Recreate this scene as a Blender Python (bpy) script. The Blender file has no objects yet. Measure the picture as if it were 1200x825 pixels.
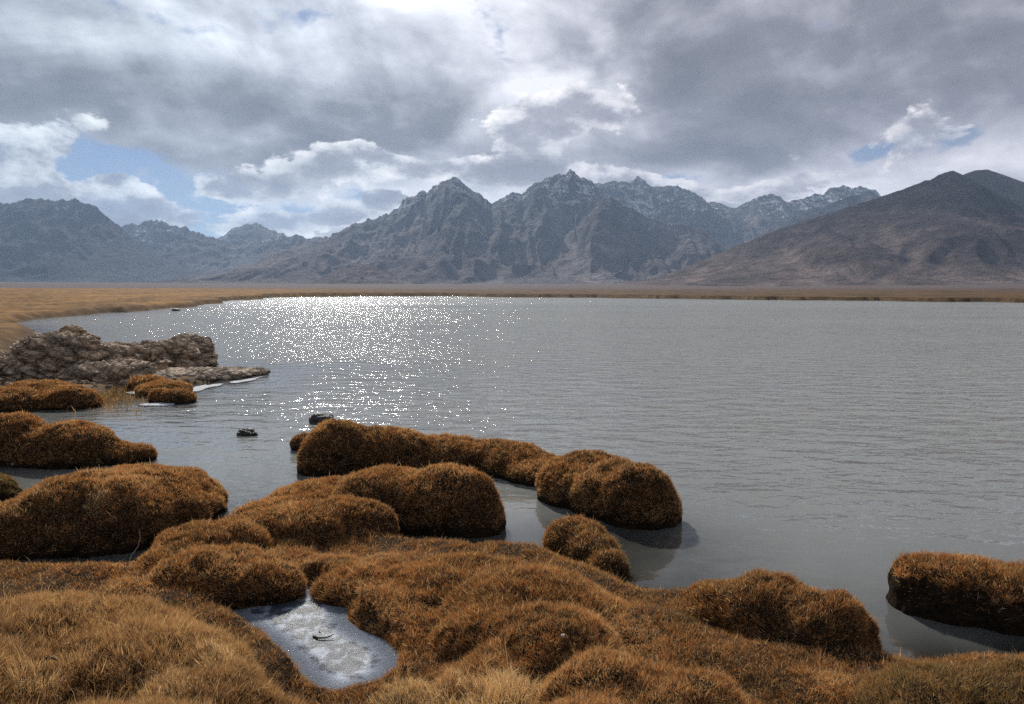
import bpy, math, random
import numpy as np
from mathutils import Vector, Matrix

R = math.radians
rng = np.random.default_rng(7)
random.seed(7)
S = bpy.context.scene
COL = S.collection

# ---------------------------------------------------------------- camera
H = 2.3                       # eye height above the lake
F = 867.0                     # focal length in photo pixels (photo 1200 x 825)
HY = 341.0                    # photo row of the true horizon
PITCH = math.atan((412.5 - HY) / F)
cam_d = bpy.data.cameras.new('camera')
cam_d.sensor_width = 36.0
cam_d.lens = 36.0 * F / 1200.0
cam_d.clip_start = 0.05
cam_d.clip_end = 60000.0
cam = bpy.data.objects.new('camera', cam_d)
cam.location = (0, 0, H)
cam.rotation_euler = (R(90) - PITCH, 0, 0)
COL.objects.link(cam)
S.camera = cam

# ---------------------------------------------------------------- light and exposure
SUN_EL = R(37.0)
SUN_AZ = R(-15.5)             # measured from +Y (view direction), negative = left
SUN_STRENGTH = 5.0
SKY_STRENGTH = 0.10
S.view_settings.view_transform = 'Standard'
S.view_settings.look = 'None'
S.view_settings.exposure = 0.16
S.view_settings.gamma = 1.0
S.view_settings.use_curve_mapping = False
sund = bpy.data.lights.new('sun', 'SUN')
sund.energy = SUN_STRENGTH
sund.angle = R(0.53)
sund.color = (1.0, 0.95, 0.87)
sun = bpy.data.objects.new('sun', sund)
sdir = Vector((math.sin(SUN_AZ) * math.cos(SUN_EL), math.cos(SUN_AZ) * math.cos(SUN_EL), math.sin(SUN_EL)))
sun.rotation_euler = sdir.to_track_quat('Z', 'Y').to_euler()
COL.objects.link(sun)

S.render.engine = 'CYCLES'
S.cycles.use_denoising = True
S.cycles.max_bounces = 6
S.cycles.diffuse_bounces = 3
S.cycles.glossy_bounces = 3
S.cycles.transmission_bounces = 3
S.cycles.transparent_max_bounces = 8
S.cycles.volume_bounces = 0
S.cycles.caustics_reflective = False
S.cycles.caustics_refractive = False
S.cycles.sample_clamp_direct = 0
S.cycles.sample_clamp_indirect = 4


S.cycles.use_denoising = False


# ---------------------------------------------------------------- node helper
class G:
    """tiny expression builder over a node tree"""
    def __init__(self, tree):
        self.t = tree
        self.t.nodes.clear()

    def node(self, kind, **kw):
        n = self.t.nodes.new(kind)
        for k, v in kw.items():
            setattr(n, k, v)
        return n

    def put(self, sock, v):
        if isinstance(v, X):
            self.t.links.new(v.s, sock)
        elif isinstance(v, bpy.types.NodeSocket):
            self.t.links.new(v, sock)
        elif v is not None:
            if isinstance(v, (tuple, list)) and len(v) == 3 and sock.type == 'RGBA':
                v = (*v, 1.0)
            sock.default_value = v

    def math(self, op, a, b=None, c=None, clamp=False):
        n = self.node('ShaderNodeMath', operation=op, use_clamp=clamp)
        self.put(n.inputs[0], a)
        if b is not None: self.put(n.inputs[1], b)
        if c is not None: self.put(n.inputs[2], c)
        return X(self, n.outputs[0])

    def vmath(self, op, a, b=None, scale=None):
        n = self.node('ShaderNodeVectorMath', operation=op)
        self.put(n.inputs[0], a)
        if b is not None: self.put(n.inputs[1], b)
        if scale is not None: self.put(n.inputs['Scale'], scale)
        return X(self, n.outputs['Value' if op in ('DOT_PRODUCT', 'LENGTH', 'DISTANCE') else 'Vector'])

    def combine(self, x, y, z=0.0):
        n = self.node('ShaderNodeCombineXYZ')
        for i, v in enumerate((x, y, z)): self.put(n.inputs[i], v)
        return X(self, n.outputs[0])

    def split(self, v):
        n = self.node('ShaderNodeSeparateXYZ')
        self.put(n.inputs[0], v)
        return [X(self, o) for o in n.outputs]

    def noise(self, vec, scale=1.0, detail=4.0, rough=0.5, dist=0.0, lac=2.0, color=False, ntype='FBM', dim='3D'):
        n = self.node('ShaderNodeTexNoise')
        n.noise_dimensions = dim
        n.noise_type = ntype
        if vec is not None: self.put(n.inputs['Vector'], vec)
        n.inputs['Scale'].default_value = scale
        n.inputs['Detail'].default_value = detail
        n.inputs['Roughness'].default_value = rough
        n.inputs['Lacunarity'].default_value = lac
        n.inputs['Distortion'].default_value = dist
        return X(self, n.outputs['Color' if color else 0])

    def voronoi(self, vec, scale=1.0, feature='F1', rnd=1.0):
        n = self.node('ShaderNodeTexVoronoi', feature=feature)
        self.put(n.inputs['Vector'], vec)
        n.inputs['Scale'].default_value = scale
        n.inputs['Randomness'].default_value = rnd
        return X(self, n.outputs['Distance'])

    def ss(self, x, lo, hi, a=0.0, b=1.0):
        n = self.node('ShaderNodeMapRange', interpolation_type='SMOOTHSTEP')
        for i, v in enumerate((x, lo, hi, a, b)): self.put(n.inputs[i], v)
        return X(self, n.outputs[0])

    def lin(self, x, lo, hi, a=0.0, b=1.0):
        n = self.node('ShaderNodeMapRange', interpolation_type='LINEAR')
        for i, v in enumerate((x, lo, hi, a, b)): self.put(n.inputs[i], v)
        return X(self, n.outputs[0])

    def mix(self, f, a, b, mode='MIX'):
        n = self.node('ShaderNodeMix', data_type='RGBA', blend_type=mode)
        self.put(n.inputs[0], f)
        self.put(n.inputs[6], a)
        self.put(n.inputs[7], b)
        return X(self, n.outputs[2])

    def ramp(self, f, stops):
        n = self.node('ShaderNodeValToRGB')
        e = n.color_ramp.elements
        while len(e) < len(stops): e.new(0.5)
        for el, (p, c) in zip(e, stops):
            el.position = p
            el.color = (*c, 1.0)
        self.put(n.inputs[0], f)
        return X(self, n.outputs[0])

    def attr(self, name, vec=True):
        n = self.node('ShaderNodeAttribute', attribute_name=name)
        return X(self, n.outputs['Color' if vec else 'Fac'])


class X:
    def __init__(self, g, s): self.g, self.s = g, s
    def __add__(self, o): return self.g.math('ADD', self, o)
    __radd__ = __add__
    def __sub__(self, o): return self.g.math('SUBTRACT', self, o)
    def __rsub__(self, o): return self.g.math('SUBTRACT', o, self)
    def __mul__(self, o): return self.g.math('MULTIPLY', self, o)
    __rmul__ = __mul__
    def __truediv__(self, o): return self.g.math('DIVIDE', self, o)
    def __pow__(self, o): return self.g.math('POWER', self, o)


# ---------------------------------------------------------------- sky
def px_dir(px, py):
    """azimuth and elevation (radians) of a direction given in photo pixels"""
    v = Vector(((px - 600) / F, -(py - 412.5) / F, -1.0))
    v.rotate(cam.rotation_euler)
    v.normalize()
    return math.atan2(v.x, v.y), math.asin(v.z)


world = bpy.data.worlds.new('World')
S.world = world
world.use_nodes = True
g = G(world.node_tree)
tc = g.node('ShaderNodeTexCoord')
D = X(g, tc.outputs['Generated'])
dx, dy, dz = g.split(D)
sky = g.node('ShaderNodeTexSky', sky_type='NISHITA')
sky.sun_disc = False
sky.sun_elevation = SUN_EL
sky.sun_rotation = SUN_AZ
sky.altitude = 4000
sky.air_density = 1.0
sky.dust_density = 0.6
sky.ozone_density = 1.0
az = g.math('ARCTAN2', dx, dy)
el = g.math('ARCSINE', dz)
# organic warp of the large cloud masses
wq = g.combine(az * 1.0, el * 1.6, 3.1)
wn = g.split(g.noise(wq, scale=4.0, detail=5.0, rough=0.55, color=True))
azw = az + (wn[0] - 0.5) * 0.22
elw = el + (wn[1] - 0.5) * 0.10


def blob(px, py, sx, sy, a=azw, e=elw):
    A, E = px_dir(px, py)
    u = (a - A) * (F / sx)
    v = (e - E) * (F / sy)
    return g.math('EXPONENT', (u * u + v * v) * -0.5)


def total(items, base):
    acc = None
    for (px, py, sx, sy, k) in items:
        t = blob(px, py, sx, sy) * k
        acc = t if acc is None else acc + t
    return acc + base


# overcast sheet: seen in perspective
ps = g.math('MAXIMUM', dz, 0.0) + 0.16
pl = g.combine(dx / ps, dy / ps, 0.0)
n1 = g.noise(pl, scale=1.7, detail=8.0, rough=0.54, dist=0.2)
# billows at a middle scale, with a second sample shifted towards the sun for relief
mq = g.combine(az * 5.2, el * 9.5, 2.2)
m1 = g.noise(mq, scale=1.0, detail=8.0, rough=0.53, dist=0.35)
m2 = g.noise(g.vmath('ADD', mq, (-0.06, 0.26, 0.0)), scale=1.0, detail=6.0, rough=0.53, dist=0.35)
# falling streaks of virga in the upper masses
vg = g.noise(g.combine(az * 13.0 + el * 6.0, el * 2.8, 0.7), scale=1.0, detail=5.0, rough=0.55, dist=0.5)
fine = g.noise(g.combine(az * 12.0, el * 21.0, 5.0), scale=1.0, detail=8.0, rough=0.60, dist=0.3)
upper = g.ss(el, R(6), R(14))
L = total([
    (515, 20, 95, 40, 0.36), (300, 50, 150, 30, 0.16), (70, 25, 130, 28, 0.16), (630, 115, 55, 35, 0.44), (600, 30, 40, 50, 0.16), (375, 75, 60, 25, 0.14),
    (670, 40, 50, 50, 0.10), (60, 105, 170, 26, -0.08), (60, 145, 120, 22, -0.05), (430, 140, 110, 40, -0.18), (515, 95, 45, 40, -0.20), (240, 105, 80, 30, -0.15),
    (300, 150, 90, 30, -0.10), (900, 105, 190, 60, -0.15), (1120, 60, 150, 80, -0.16), (620, 178, 60, 14, -0.30), (760, 60, 80, 50, -0.10), (720, 90, 40, 40, -0.08),
    (440, 195, 130, 20, 0.30), (100, 240, 150, 24, 0.34), (560, 230, 120, 20, 0.14), (820, 200, 60, 20, 0.10), (1060, 170, 80, 26, 0.28), (850, 225, 300, 18, 0.20), (300, 225, 300, 20, 0.10), (1170, 130, 50, 30, 0.04),
    (700, 150, 50, 25, 0.20), (1000, 212, 200, 14, 0.18), (200, 180, 120, 16, 0.12), (640, 240, 120, 22, 0.16), (330, 255, 90, 22, 0.22),
    (560, 160, 40, 25, 0.12), (860, 170, 50, 30, -0.16), (520, 175, 40, 12, 0.16), (905, 228, 60, 12, 0.2), (400, 205, 50, 8, -0.18), (180, 190, 70, 8, -0.2),
], 0.46)
L = L + (n1 - 0.5) * 0.60 + (m1 - 0.5) * 0.36 + (m1 - m2) * 1.15 + (vg - 0.5) * 0.5 * upper + (fine - 0.5) * 0.46
sheet = g.ramp(L, [(0.0, (1.75, 1.85, 2.1)), (0.25, (2.45, 2.55, 2.85)), (0.5, (4.1, 4.25, 4.65)), (0.75, (6.4, 6.6, 7.0)), (1.0, (9.3, 9.45, 9.7))])
# gaps of blue
B = total([
    (70, 182, 70, 15, 0.95), (30, 205, 60, 10, 0.7), (205, 250, 60, 16, 0.75), (300, 248, 80, 16, 0.55), (250, 205, 60, 12, 0.3), (425, 228, 22, 10, 0.60),
    (1028, 170, 22, 8, 0.75), (1105, 160, 16, 8, 0.6), (604, 50, 10, 50, 0.30), (705, 135, 14, 10, 0.7), (590, 10, 30, 20, 0.12),
    (780, 202, 22, 8, 0.60), (130, 8, 60, 9, 0.4), (370, 15, 60, 9, 0.4), (110, 185, 40, 10, 0.35), (330, 25, 40, 10, 0.2),
], 0.0)
B = g.ss(B + (fine - 0.5) * 1.5 + (n1 - 0.5) * 0.5, 0.26, 0.60)
skyc = g.vmath('SCALE', X(g, sky.outputs[0]), scale=0.66)
skyc = g.mix(g.lin(fine, 0.35, 0.65, 0.05, 0.3), skyc, (5.2, 5.3, 5.6))
base = g.mix(B, sheet, skyc)
# low cumulus with lit rims
cq = g.combine(az * 10.0, el * 17.0, 1.3)
c1 = g.noise(cq, scale=1.0, detail=10.0, rough=0.60, dist=0.15)
c2 = g.noise(g.vmath('ADD', cq, (-0.06, 0.30, 0.0)), scale=1.0, detail=7.0, rough=0.58, dist=0.15)
band = total([
    (25, 168, 60, 18, 0.30), (60, 242, 140, 18, 0.42), (160, 235, 50, 12, 0.12), (285, 208, 24, 9, 0.42), (370, 250, 45, 10, 0.42), (445, 232, 16, 11, 0.50), (170, 215, 16, 6, 0.3), (400, 190, 60, 9, 0.22), (655, 132, 60, 24, 0.40),
    (760, 210, 26, 11, 0.34), (440, 185, 80, 12, 0.32), (390, 172, 30, 8, 0.2), (540, 190, 60, 12, 0.28), (640, 195, 60, 12, 0.28), (1060, 168, 60, 16, 0.22), (880, 222, 80, 12, 0.34), (700, 215, 40, 10, 0.25), (350, 215, 40, 10, 0.2), (700, 185, 60, 12, 0.14),
], -0.06)
cd = c1 + band
cm = g.ss(cd, 0.625, 0.70) * g.ss(band, -0.05, 0.01) * g.lin(m1, 0.35, 0.6, 0.7, 1.0)
lit = g.math('ADD', (c1 - c2) * 3.4 + 0.60 - (cd - 0.68) * 1.9, 0.0, clamp=True)
cum = g.ramp(lit, [(0.0, (2.6, 2.7, 3.1)), (0.35, (3.9, 4.0, 4.4)), (0.60, (7.2, 7.3, 7.4)), (1.0, (11.5, 11.3, 10.9))])
full = g.mix(cm, base, cum)
full = g.mix(g.ss(az, R(-40), R(25)), g.mix(1.0, full, (0.94, 1.0, 1.05), 'MULTIPLY'), g.mix(1.0, full, (1.03, 0.99, 1.02), 'MULTIPLY'))
# glow of the veiled sun, well above the frame
sd = g.math('MAXIMUM', g.vmath('DOT_PRODUCT', D, tuple(sdir)), 0.0)
glow = (sd ** 30.0) * 0.8 + (sd ** 6.0) * 0.18 + 0.86
full = g.vmath('SCALE', full, scale=glow)
bg = g.node('ShaderNodeBackground')
g.put(bg.inputs[0], full)
bg.inputs[1].default_value = SKY_STRENGTH
wo = g.node('ShaderNodeOutputWorld')
world.node_tree.links.new(bg.outputs[0], wo.inputs[0])
world.cycles.sampling_method = 'MANUAL'
world.cycles.sample_map_resolution = 1024


# ---------------------------------------------------------------- numpy noise
def _h(ix, iy, iz, s):
    h = (ix * 374761393 + iy * 668265263 + iz * 2147483647 + s * 1274126177) & 0xffffffff
    h = ((h ^ (h >> 13)) * 1274126177) & 0xffffffff
    h = (h ^ (h >> 16)) & 0xffffff
    return h / float(0xffffff)


def vnoise(p, s=0):
    """value noise, -1..1, p is (N,3)"""
    i = np.floor(p).astype(np.int64)
    f = p - i
    u = f * f * f * (f * (f * 6 - 15) + 10)
    x, y, z = i[:, 0], i[:, 1], i[:, 2]
    out = 0
    for a in (0, 1):
        wa = u[:, 0] if a else 1 - u[:, 0]
        for b in (0, 1):
            wb = u[:, 1] if b else 1 - u[:, 1]
            for c in (0, 1):
                wc = u[:, 2] if c else 1 - u[:, 2]
                out = out + wa * wb * wc * _h(x + a, y + b, z + c, s)
    return out * 2 - 1


def v3(x, y, z=0.0):
    x = np.asarray(x, float)
    return np.stack([x, np.broadcast_to(y, x.shape), np.broadcast_to(z, x.shape)], -1).astype(float)


def fbm(p, oct=4, s=0, gain=0.5):
    a, t, n = 1.0, 0, 0
    for k in range(oct):
        t = t + a * vnoise(p * (2.03 ** k) + 17.3 * k, s + k)
        n += a
        a *= gain
    return t / n


def ridged(p, oct=4, s=0, gain=0.5):
    a, t, n = 1.0, 0, 0
    for k in range(oct):
        t = t + a * (1 - np.abs(vnoise(p * (2.03 ** k) + 9.1 * k, s + k)))
        n += a
        a *= gain
    return t / n


def worley(p, s=0):
    """F1 and F2 distances"""
    i = np.floor(p).astype(np.int64)
    f1 = np.full(len(p), 9.0)
    f2 = np.full(len(p), 9.0)
    for a in (-1, 0, 1):
        for b in (-1, 0, 1):
            for c in (-1, 0, 1):
                x, y, z = i[:, 0] + a, i[:, 1] + b, i[:, 2] + c
                q = np.stack([x + _h(x, y, z, s), y + _h(x, y, z, s + 1), z + _h(x, y, z, s + 2)], -1)
                d = np.sqrt(((q - p) ** 2).sum(1))
                m = d < f1
                f2 = np.where(m, f1, np.minimum(f2, d))
                f1 = np.where(m, d, f1)
    return f1, f2


def clump(p, s=0):
    """per-point random vector (3 values, 0..1) shared by every point of the same small cell, and the distance to the cell's centre"""
    i = np.floor(p).astype(np.int64)
    f1 = np.full(len(p), 9.0)
    out = np.zeros((len(p), 3))
    for a in (-1, 0, 1):
        for b in (-1, 0, 1):
            for c in (-1, 0, 1):
                x, y, z = i[:, 0] + a, i[:, 1] + b, i[:, 2] + c
                q = np.stack([x + _h(x, y, z, s), y + _h(x, y, z, s + 1), z + _h(x, y, z, s + 2)], -1)
                d = np.sqrt(((q - p) ** 2).sum(1))
                m = d < f1
                f1 = np.where(m, d, f1)
                out[m] = np.stack([_h(x, y, z, s + 5), _h(x, y, z, s + 6), _h(x, y, z, s + 7)], -1)[m]
    return out, f1


def sstep(x, a, b):
    t = np.clip((x - a) / (b - a), 0, 1)
    return t * t * (3 - 2 * t)


# ---------------------------------------------------------------- mesh helpers
ROT = cam.rotation_euler.to_matrix()


def ray(px, py):
    return ROT @ Vector(((px - 600) / F, -(py - 412.5) / F, -1.0))


def P(px, py, z=0.0):
    d = ray(px, py)
    t = (z - H) / d.z
    return Vector((d.x * t, d.y * t, z))


def atY(px, py, Y):
    d = ray(px, py)
    t = Y / d.y
    return Vector((d.x * t, Y, H + d.z * t))


def mesh_obj(name, verts, faces, mat, parent=None, smooth=True, cols=None, attrs=None):
    """verts (N,3) array; faces: list of index arrays (k,3) / (k,4)"""
    me = bpy.data.meshes.new(name)
    verts = np.asarray(verts, np.float32)
    me.vertices.add(len(verts))
    me.vertices.foreach_set('co', verts.ravel())
    fl = [np.asarray(f, np.int32) for f in faces if len(f)]
    loops = np.concatenate([f.ravel() for f in fl])
    tot = np.concatenate([np.full(len(f), f.shape[1], np.int32) for f in fl])
    start = np.concatenate([[0], np.cumsum(tot)[:-1]]).astype(np.int32)
    me.loops.add(len(loops))
    me.loops.foreach_set('vertex_index', loops)
    me.polygons.add(len(tot))
    me.polygons.foreach_set('loop_start', start)
    me.polygons.foreach_set('loop_total', tot)
    if cols is not None:
        ca = me.color_attributes.new('tint', 'FLOAT_COLOR', 'POINT')
        c4 = np.ones((len(verts), 4), np.float32)
        c4[:, :3] = cols
        ca.data.foreach_set('color', c4.ravel())
    for k, v in (attrs or {}).items():
        a = me.attributes.new(k, 'FLOAT', 'POINT')
        a.data.foreach_set('value', np.asarray(v, np.float32))
    me.update(calc_edges=True)
    me.polygons.foreach_set('use_smooth', np.full(len(tot), smooth))
    me.validate()
    me.materials.append(mat)
    o = bpy.data.objects.new(name, me)
    COL.objects.link(o)
    if parent: o.parent = parent
    return o


def grid_faces(nr, nc, wrap=False):
    i = np.arange(nr - 1)[:, None]
    j = np.arange(nc if wrap else nc - 1)[None, :]
    j2 = (j + 1) % nc
    a = i * nc + j
    b = i * nc + j2
    c = (i + 1) * nc + j2
    d = (i + 1) * nc + j
    return np.stack([a, b, c, d], -1).reshape(-1, 4)


def tag(o, label=None, cat=None, group=None, kind=None):
    if label: o['label'] = label
    if cat: o['category'] = cat
    if group: o['group'] = group
    if kind: o['kind'] = kind
    return o


def new_mat(name):
    m = bpy.data.materials.new(name)
    m.use_nodes = True
    return m, G(m.node_tree)


def finish(g, shader, disp=None):
    out = g.node('ShaderNodeOutputMaterial')
    g.t.links.new(shader, out.inputs['Surface'])


def principled(g, col, rough=0.9, normal=None, spec=0.2, **kw):
    n = g.node('ShaderNodeBsdfPrincipled')
    g.put(n.inputs['Base Color'], col)
    g.put(n.inputs['Roughness'], rough)
    n.inputs['Specular IOR Level'].default_value = spec
    if normal is not None: g.put(n.inputs['Normal'], normal)
    for k, v in kw.items(): g.put(n.inputs[k], v)
    return n.outputs[0]


def bump(g, h, dist, strength=1.0, normal=None):
    n = g.node('ShaderNodeBump')
    n.inputs['Strength'].default_value = strength
    n.inputs['Distance'].default_value = dist
    g.put(n.inputs['Height'], h)
    if normal is not None: g.put(n.inputs['Normal'], normal)
    return X(g, n.outputs[0])


# ---------------------------------------------------------------- materials
def pos(g):
    return X(g, g.node('ShaderNodeNewGeometry').outputs['Position'])


m_grass, g = new_mat('dry_sedge')
c = g.attr('tint')
d1 = g.node('ShaderNodeBsdfDiffuse'); g.put(d1.inputs[0], c)
d2 = g.node('ShaderNodeBsdfTranslucent'); g.put(d2.inputs[0], g.mix(1.0, c, (1.0, 0.86, 0.62), 'MULTIPLY'))
ms = g.node('ShaderNodeMixShader'); ms.inputs[0].default_value = 0.42
g.t.links.new(d1.outputs[0], ms.inputs[1]); g.t.links.new(d2.outputs[0], ms.inputs[2])
finish(g, ms.outputs[0])

m_peat, g = new_mat('peat')
p = pos(g)
n = g.noise(p, scale=26, detail=6, rough=0.65)
finish(g, principled(g, g.ramp(n, [(0.25, (0.008, 0.006, 0.0045)), (0.55, (0.028, 0.019, 0.012)), (0.8, (0.06, 0.040, 0.024))]), 1.0,
                     bump(g, n, 0.03), spec=0.03))

m_ground, g = new_mat('ground')
p = pos(g)
c = g.attr('tint')
near = g.noise(p, scale=14, detail=6, rough=0.65)
far = g.noise(p, scale=0.35, detail=9, rough=0.68)
broad = g.noise(p, scale=0.012, detail=6, rough=0.6)
tus = g.noise(g.vmath('MULTIPLY', p, (0.55, 0.9, 1.0)), scale=1.0, detail=5, rough=0.6)
k = g.lin(far, 0.3, 0.7, 0.72, 1.25) * g.lin(broad, 0.3, 0.7, 0.86, 1.14)
str2 = g.noise(g.vmath('MULTIPLY', p, (0.22, 0.055, 1.0)), scale=1.0, detail=6, rough=0.62)
str3 = g.noise(g.vmath('MULTIPLY', p, (0.9, 0.16, 1.0)), scale=1.0, detail=4, rough=0.6)
k = k * g.lin(str2, 0.38, 0.56, 0.55, 1.12) * g.lin(str3, 0.38, 0.5, 0.7, 1.05)
k = k * g.lin(near, 0.3, 0.7, 0.8, 1.2) * g.lin(tus, 0.34, 0.52, 0.62, 1.05)
finish(g, principled(g, g.vmath('SCALE', c, scale=k), 0.95, bump(g, g.math('ADD', far * 0.6, near * 0.02), 0.6), spec=0.08))

m_mount, g = new_mat('mountain_rock')
p = pos(g)
c = g.attr('tint')
n = g.noise(p, scale=0.012, detail=10, rough=0.70)
n3 = g.noise(g.vmath('MULTIPLY', p, (1.0, 1.0, 0.5)), scale=0.045, detail=6, rough=0.65)
n2 = g.noise(g.vmath('MULTIPLY', p, (1.0, 1.0, 3.0)), scale=0.0035, detail=9, rough=0.6)
str_ = g.lin(n, 0.32, 0.68, 0.40, 1.60) * g.lin(n2, 0.35, 0.65, 0.7, 1.35) * g.lin(n3, 0.35, 0.65, 0.75, 1.25)
rockc = g.vmath('SCALE', c, scale=str_)
sn = g.attr('snow', False)
snf = g.ss(sn * 0.74 + (n - 0.5) * 2.2 + (n3 - 0.5) * 1.7, 0.44, 0.62)
snf = snf * g.ss(sn, 0.02, 0.10)
finish(g, principled(g, g.mix(snf * 0.85, rockc, (0.72, 0.74, 0.79)), 0.95, bump(g, n + n3 * 0.5, 55.0, 1.0), spec=0.05))

m_rock, g = new_mat('outcrop_rock')
p = pos(g)
c = g.attr('tint')
n = g.noise(p, scale=5.5, detail=9, rough=0.68)
v = g.voronoi(g.vmath('ADD', g.vmath('MULTIPLY', p, (3.0, 3.0, 5.0)), g.vmath('SCALE', g.noise(p, scale=4, detail=4, color=True), scale=0.7)), 1.0, 'DISTANCE_TO_EDGE')
k = g.lin(n, 0.3, 0.7, 0.60, 1.35) * g.lin(v, 0.0, 0.06, 0.55, 1.0)
finish(g, principled(g, g.vmath('SCALE', c, scale=k), 0.9, bump(g, n * 1.0 + g.math('MINIMUM', v, 0.12) * 2.5, 0.10), spec=0.2))

m_stone, g = new_mat('wet_stone')
p = pos(g)
n = g.noise(p, scale=22, detail=6, rough=0.6)
finish(g, principled(g, g.ramp(n, [(0.3, (0.012, 0.011, 0.010)), (0.7, (0.05, 0.046, 0.042))]), 0.55, bump(g, n, 0.03), spec=0.4))

m_pale, g = new_mat('pale_stone')
p = pos(g)
n = g.noise(p, scale=60, detail=5, rough=0.6)
finish(g, principled(g, g.ramp(n, [(0.3, (0.25, 0.24, 0.22)), (0.7, (0.5, 0.49, 0.46))]), 0.9, bump(g, n, 0.01)))

m_water, g = new_mat('lake_water')
p = pos(g)
x_, y_, z_ = g.split(p)
dist = g.vmath('LENGTH', g.vmath('MULTIPLY', p, (1, 1, 0)))
calm = g.attr('calm', False)                    # 0 sheltered .. 1 open lake
gust = g.noise(g.vmath('MULTIPLY', p, (0.3, 1.0, 1.0)), scale=0.05, detail=5, rough=0.6, dist=0.5)
grp = g.noise(g.vmath('MULTIPLY', p, (0.9, 0.38, 1.0)), scale=1.0, detail=4, rough=0.72, dim='2D')
grp2 = g.noise(g.vmath('MULTIPLY', p, (0.30, 0.12, 1.0)), scale=1.0, detail=4, rough=0.72, dim='2D')
amp = calm * g.lin(gust, 0.36, 0.64, 0.50, 1.30) * g.lin(grp, 0.36, 0.66, 0.75, 1.28) * g.lin(grp2, 0.34, 0.66, 0.75, 1.25)


def slopes(vec_scale, scale, detail, rough, eps, dist_=0.2):
    """finite-difference slope (dh/dx, dh/dy) of a noise wave field, independent of the viewing distance"""
    def at(ox, oy):
        q_ = g.vmath('MULTIPLY', g.vmath('ADD', p, (ox, oy, 0.0)), vec_scale)
        return g.noise(q_, scale=scale, detail=detail, rough=rough, dist=dist_, dim='2D')
    h0 = at(0, 0)
    return (at(eps, 0) - h0) / eps, (at(0, eps) - h0) / eps


ax, ay = slopes((0.55, 1.0, 1.0), 2.1, 2.0, 0.55, 0.02)
bx, by = slopes((0.70, 1.0, 1.0), 8.5, 2.0, 0.6, 0.006)
cx_, cy_ = slopes((0.30, 1.0, 1.0), 1.1, 1.0, 0.5, 0.03)
swell = g.lin(dist, 3, 60, 0.105, 0.235)
sxx = (ax * swell + bx * 0.030) * 0.82 * amp + cx_ * 0.006
syy = (ay * swell + by * 0.030) * amp + cy_ * 0.014
nb = g.vmath('NORMALIZE', g.combine(sxx * -1.0, syy * -1.0, 1.0))
fr = g.node('ShaderNodeFresnel'); fr.inputs[0].default_value = 1.333; g.put(fr.inputs['Normal'], nb)
gl = g.node('ShaderNodeBsdfAnisotropic' if hasattr(bpy.types, 'ShaderNodeBsdfAnisotropic') else 'ShaderNodeBsdfGlossy')
g.put(gl.inputs['Color'], (1, 1, 1)); g.put(gl.inputs['Roughness'], g.lin(dist, 5, 150, 0.045, 0.12)); g.put(gl.inputs['Normal'], nb)
tr = g.node('ShaderNodeBsdfTransparent'); g.put(tr.inputs[0], (0.72, 0.74, 0.66))
df = g.node('ShaderNodeBsdfDiffuse'); g.put(df.inputs[0], (0.285, 0.298, 0.285))
op = g.attr('turbid', False)
m1 = g.node('ShaderNodeMixShader'); g.put(m1.inputs[0], op)
g.t.links.new(tr.outputs[0], m1.inputs[1]); g.t.links.new(df.outputs[0], m1.inputs[2])
m2 = g.node('ShaderNodeMixShader'); g.put(m2.inputs[0], X(g, fr.outputs[0]))
g.t.links.new(m1.outputs[0], m2.inputs[1]); g.t.links.new(gl.outputs[0], m2.inputs[2])
finish(g, m2.outputs[0])

m_ice, g = new_mat('pond_ice')
p = pos(g)
n = g.noise(g.vmath('MULTIPLY', p, (1, 1, 1)), scale=9.0, detail=8, rough=0.66, dist=0.2)
v = g.voronoi(g.vmath('ADD', p, g.vmath('SCALE', g.noise(p, scale=12, detail=3, color=True), scale=0.12)), 14, 'F1')
cr = g.noise(p, scale=70, detail=4, rough=0.7)
rim = g.attr('rim', False)
w = g.ss(n + rim * 0.30, 0.46, 0.62)
colr = g.mix(w, (0.035, 0.046, 0.065), (0.26, 0.30, 0.37))
finish(g, principled(g, colr, g.lin(cr, 0.35, 0.65, 0.30, 0.50) - rim * 0.22, bump(g, g.math('ADD', cr * (rim * 1.6 + 0.10), n * 0.6), 0.05, 0.9), spec=0.45))

m_white, g = new_mat('shore_ice')
p = pos(g)
n = g.noise(p, scale=18, detail=5, rough=0.6)
finish(g, principled(g, g.ramp(n, [(0.3, (0.24, 0.26, 0.28)), (0.7, (0.50, 0.52, 0.55))]), 0.75, bump(g, n, 0.05), spec=0.2))

m_twig, g = new_mat('dead_wood')
p = pos(g)
n = g.noise(p, scale=90, detail=4)
finish(g, principled(g, g.ramp(n, [(0.3, (0.02, 0.014, 0.01)), (0.7, (0.11, 0.07, 0.04))]), 0.9))

# ---------------------------------------------------------------- shoreline
near_px = [(1750, 700), (1400, 745), (1200, 775), (1120, 775), (1060, 782), (1020, 770), (900, 735), (800, 702), (760, 702),
           (715, 682), (650, 655), (560, 648), (470, 640), (420, 632), (330, 625), (300, 615), (255, 618), (215, 640), (185, 668),
           (120, 676), (0, 668), (-160, 650)]
left_px = [(-170, 600), (-60, 560), (-75, 520), (-60, 478), (20, 474), (80, 468), (120, 461), (150, 456), (230, 450), (250, 446), (235, 436),
           (120, 430), (30, 420), (15, 405), (35, 395), (42, 389), (20, 383), (8, 379), (30, 375), (60, 371.5), (100, 368.5),
           (130, 366), (150, 365.5), (200, 361), (225, 359.5), (240, 356.5), (262, 355.5), (252, 353.5), (285, 351.5), (310, 350.5), (296, 349.2),
           (360, 348.0), (450, 347.4), (540, 347.2), (570, 348.2), (700, 349.0), (800, 350.2), (950, 352.0), (1100, 353.4), (1200, 354.5), (1500, 357.5), (2100, 362)]
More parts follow.
